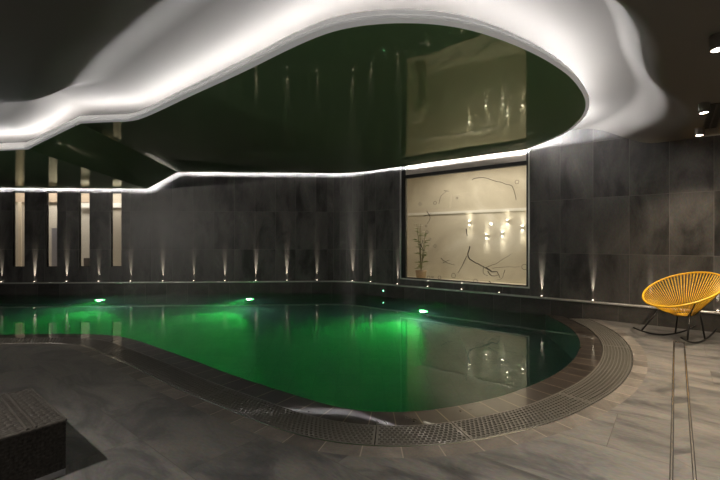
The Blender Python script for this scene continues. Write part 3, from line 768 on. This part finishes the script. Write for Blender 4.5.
tag(dr, 'narrow linear floor drain with thin metal rails running to the rocking chair', 'floor drain')

# ------------------------------------------------------------------ wicker table
tc_ = Vector((-1.63,2.19,0)); L1, L2 = .73, .73
wroot2 = empty('wicker_table', tc_ - u2*L1/2 - n2*L2/2, yaw_r)
hx, hy, zt, zb = L1/2, L2/2, .305, .035
def weave(fn, nu, nv, pu, pv):
    """woven strands: each strand a ribbon going over and under"""
    mb = MB()
    for i in range(nu):
        rows = []
        for j in range(nv*2+1):
            v = j/2/nv; k = math.cos(PI*(j/2+.5) )
            hgt = .0045*(1 if (i + j//2) % 2 == 0 else -1)*(1 if j % 2 == 1 else 0)
            c = (i+.5)/nu; w = .44/nu
            rows.append([fn(c-w, v, hgt-.0006), fn(c, v, hgt+.0008), fn(c+w, v, hgt-.0006)])
        mb.sweep(rows)
    for j in range(nv):
        rows = []
        for i in range(nu*2+1):
            u = i/2/nu
            hgt = -.0045*(1 if (i//2 + j) % 2 == 0 else -1)*(1 if i % 2 == 1 else 0)
            c = (j+.5)/nv; w = .44/nv
            rows.append([fn(u, c-w, hgt-.0006), fn(u, c, hgt+.0008), fn(u, c+w, hgt-.0006)])
        mb.sweep(rows)
    return mb
mb = MB(); mb.aabb(-hx+.012,hx-.012,-hy+.012,hy-.012,zb+.002,zt-.014); mb.build('core', M_black, wroot2)
weave(lambda a,b_,h: (-hx+2*hx*a, -hy+2*hy*b_, zt+h-.002), 26, 26, 0, 0).build('woven_top', M_wicker, wroot2, smooth=True)
side = MB()
for fn in (lambda a,b_,h: (hx-.002+h, -hy+2*hy*a, zb+(zt-zb)*b_), lambda a,b_,h: (-hx+2*hx*a, -hy+.002-h, zb+(zt-zb)*b_), lambda a,b_,h: (-hx+.002-h, -hy+2*hy*a, zb+(zt-zb)*b_), lambda a,b_,h: (-hx+2*hx*a, hy-.002+h, zb+(zt-zb)*b_)):
    w_ = weave(fn, 40, 15, 0, 0); o_ = len(side.v); side.v += w_.v; side.f += [tuple(k+o_ for k in f) for f in w_.f]; side.m += w_.m; side.uv += w_.uv
side.build('woven_sides', M_wicker, wroot2, smooth=True)
mb = MB()
for y in (hy-.13, hy-.165, -hy+.13, -hy+.165): mb.tube([(-hx,y,zt+.004), (hx,y,zt+.004)], .008, 6)
mb.build('braid_border', M_wicker, wroot2)
mb = MB(); q_ = [(-hx,-hy), (hx,-hy), (hx,hy), (-hx,hy)]
for a, b_ in zip(q_, q_[1:]+q_[:1]): mb.tube([(a[0],a[1],zt-.003), (b_[0],b_[1],zt-.003)], .007, 8)
mb.build('rolled_edge', M_wicker, wroot2)
M_alu = plain('pale base', (.62,.63,.68), .45)
mb = MB(); mb.aabb(-hx+.004,hx-.002,-hy+.004,hy-.002,.0,zb); o = mb.build('base_plinth', M_alu, wroot2); o['label'] = 'pale grey base strip'
tag(wroot2, 'low black-brown woven wicker cube table at the lower left corner', 'table')

# ------------------------------------------------------------------ rocking chair
Fd = Vector((-.955,-.29,0)).normalized(); Sd = Vector((-Fd.y, Fd.x, 0))        # forward; Sd points to the eye's side
if Sd.y > 0: Sd = -Sd
CC = Vector((4.25,5.21,0))
ch = empty('rocking_chair', CC)
def rim(t, sc=1.0):
    # t = 0 at the low front; slightly wider behind
    c_, s_ = math.cos(t), math.sin(t)
    return Fd*(.455*c_*sc) + Sd*((.415 - .02*c_)*s_*sc) + Vector((0,0,.655 - .205*c_*sc))
ringc = -Fd*.03 + Vector((0,0,.315))
def low(t): return ringc + Fd*(.105*math.cos(t)) + Sd*(.1*math.sin(t)) + Vector((0,0,-.012*math.cos(t)))
mb = MB(); mb.tube([rim(2*PI*k/72) for k in range(72)], .0122, 10, closed=True); mb.build('rim', M_yellow, ch, smooth=True)
mb = MB(); mb.tube([low(2*PI*k/36) for k in range(36)], .009, 8, closed=True); mb.build('seat_ring', M_black, ch, smooth=True)
mb = MB(); NC = 72
for k in range(NC):
    t = 2*PI*(k+.5)/NC
    for dt in (-.009,.013):
        a, b_ = rim(t+dt), low(t+dt*.6); c_ = (a+b_)/2 + Vector((0,0,-.012))
        mb.tube([a, c_, b_], .0025, 5)
for k in range(40):
    t = 2*PI*k/40; mb.tube([low(t), low(t+PI+.2)], .003, 5)
o = mb.build('cord_seat', M_yellow, ch, smooth=True)
A0, A1 = ground(633.5,327.5,.12)-CC, ground(695.8,325.8,.12)-CC; B0, B1 = ground(681,337.5,.12)-CC, ground(716,329.5,.12)-CC
def rocker(a, b_):
    P_ = []
    for k in range(25):
        t = k/24; p = a.lerp(b_, t); p.z = .0115 + .108*(2*t-1)**2; P_.append(p)
    return P_
for a, b_, legs_ in ((A0,A1,((.13,1),(.68,-1))), (B0,B1,((.18,1),(.68,-1)))):
    P_ = rocker(a, b_); mb = MB(); mb.tube(P_, .011, 8); mb.build('rocker', M_black, ch, smooth=True)
    sgn = 1 if a is B0 else -1
    for tt, fr_ in legs_:
        foot = P_[round(tt*24)]
        ang = (PI*.30 if fr_ > 0 else PI*.70)*sgn
        top = low(ang).lerp(rim(ang), .42 if fr_ > 0 else .18) + Vector((0,0,-.02))
        mb = MB(); mb.tube([top, foot], .0105, 8); mb.build('leg', M_black, ch, smooth=True)
        mb = MB(); e1 = rim(ang) + Vector((0,0,-.014)); e0 = low(ang) + Vector((0,0,-.012)); mb.tube([e0, (e0+e1)/2 + Vector((0,0,-.022)), e1], .008, 8); mb.build('support_bar', M_black, ch, smooth=True)
tag(ch, 'yellow string rocking chair with round basket seat on black rockers by the wall', 'rocking chair')

# ------------------------------------------------------------------ world, camera, view
w = bpy.data.worlds.new('World'); S.world = w; w.use_nodes = True
w.node_tree.nodes['Background'].inputs[0].default_value = (.5,.48,.45,1); w.node_tree.nodes['Background'].inputs[1].default_value = .0
# unseen fill spots, added to brighten the near deck and the far wall
for x, y, e, l in ((1.2,.6,190,'added fill spotlight out of view, right above the near deck'), (-2.6,1.0,200,'added fill spotlight out of view, above the wicker table'), (-4.9,3.0,200,'added fill spotlight out of view, above the left deck')):
    ceiling_spot(Vector((x,y,0)), e, l)
for x, y, e, aim, l in ((-8.6,-.6,170,(-5.6,9.5,1.3),'added hanging fill spotlight out of view, turned toward the slot windows'), (-8.4,1.2,260,(-.8,9.6,1.5),'added hanging fill spotlight out of view, turned toward the middle of the far wall')):
    ceiling_spot(Vector((x,y,0)), e, l, aim, 74, .55)
cam = bpy.data.cameras.new('Camera'); co = bpy.data.objects.new('Camera', cam); COL.objects.link(co)
cam.sensor_width = 36; cam.lens = 36*F/720; co.location = (0,0,H); co.rotation_euler = (PI/2,0,0); cam.clip_start = .05
S.camera = co
S.view_settings.view_transform = 'Standard'; S.view_settings.look = 'None'; S.view_settings.exposure = .78; S.view_settings.gamma = 1; S.view_settings.use_curve_mapping = False
try:
    S.cycles.use_denoising = True; S.cycles.max_bounces = 10; S.cycles.transmission_bounces = 8; S.cycles.transparent_max_bounces = 12; S.cycles.volume_bounces = 1
    S.cycles.sample_clamp_indirect = 6; S.cycles.caustics_refractive = False; S.cycles.caustics_reflective = False
except Exception: pass
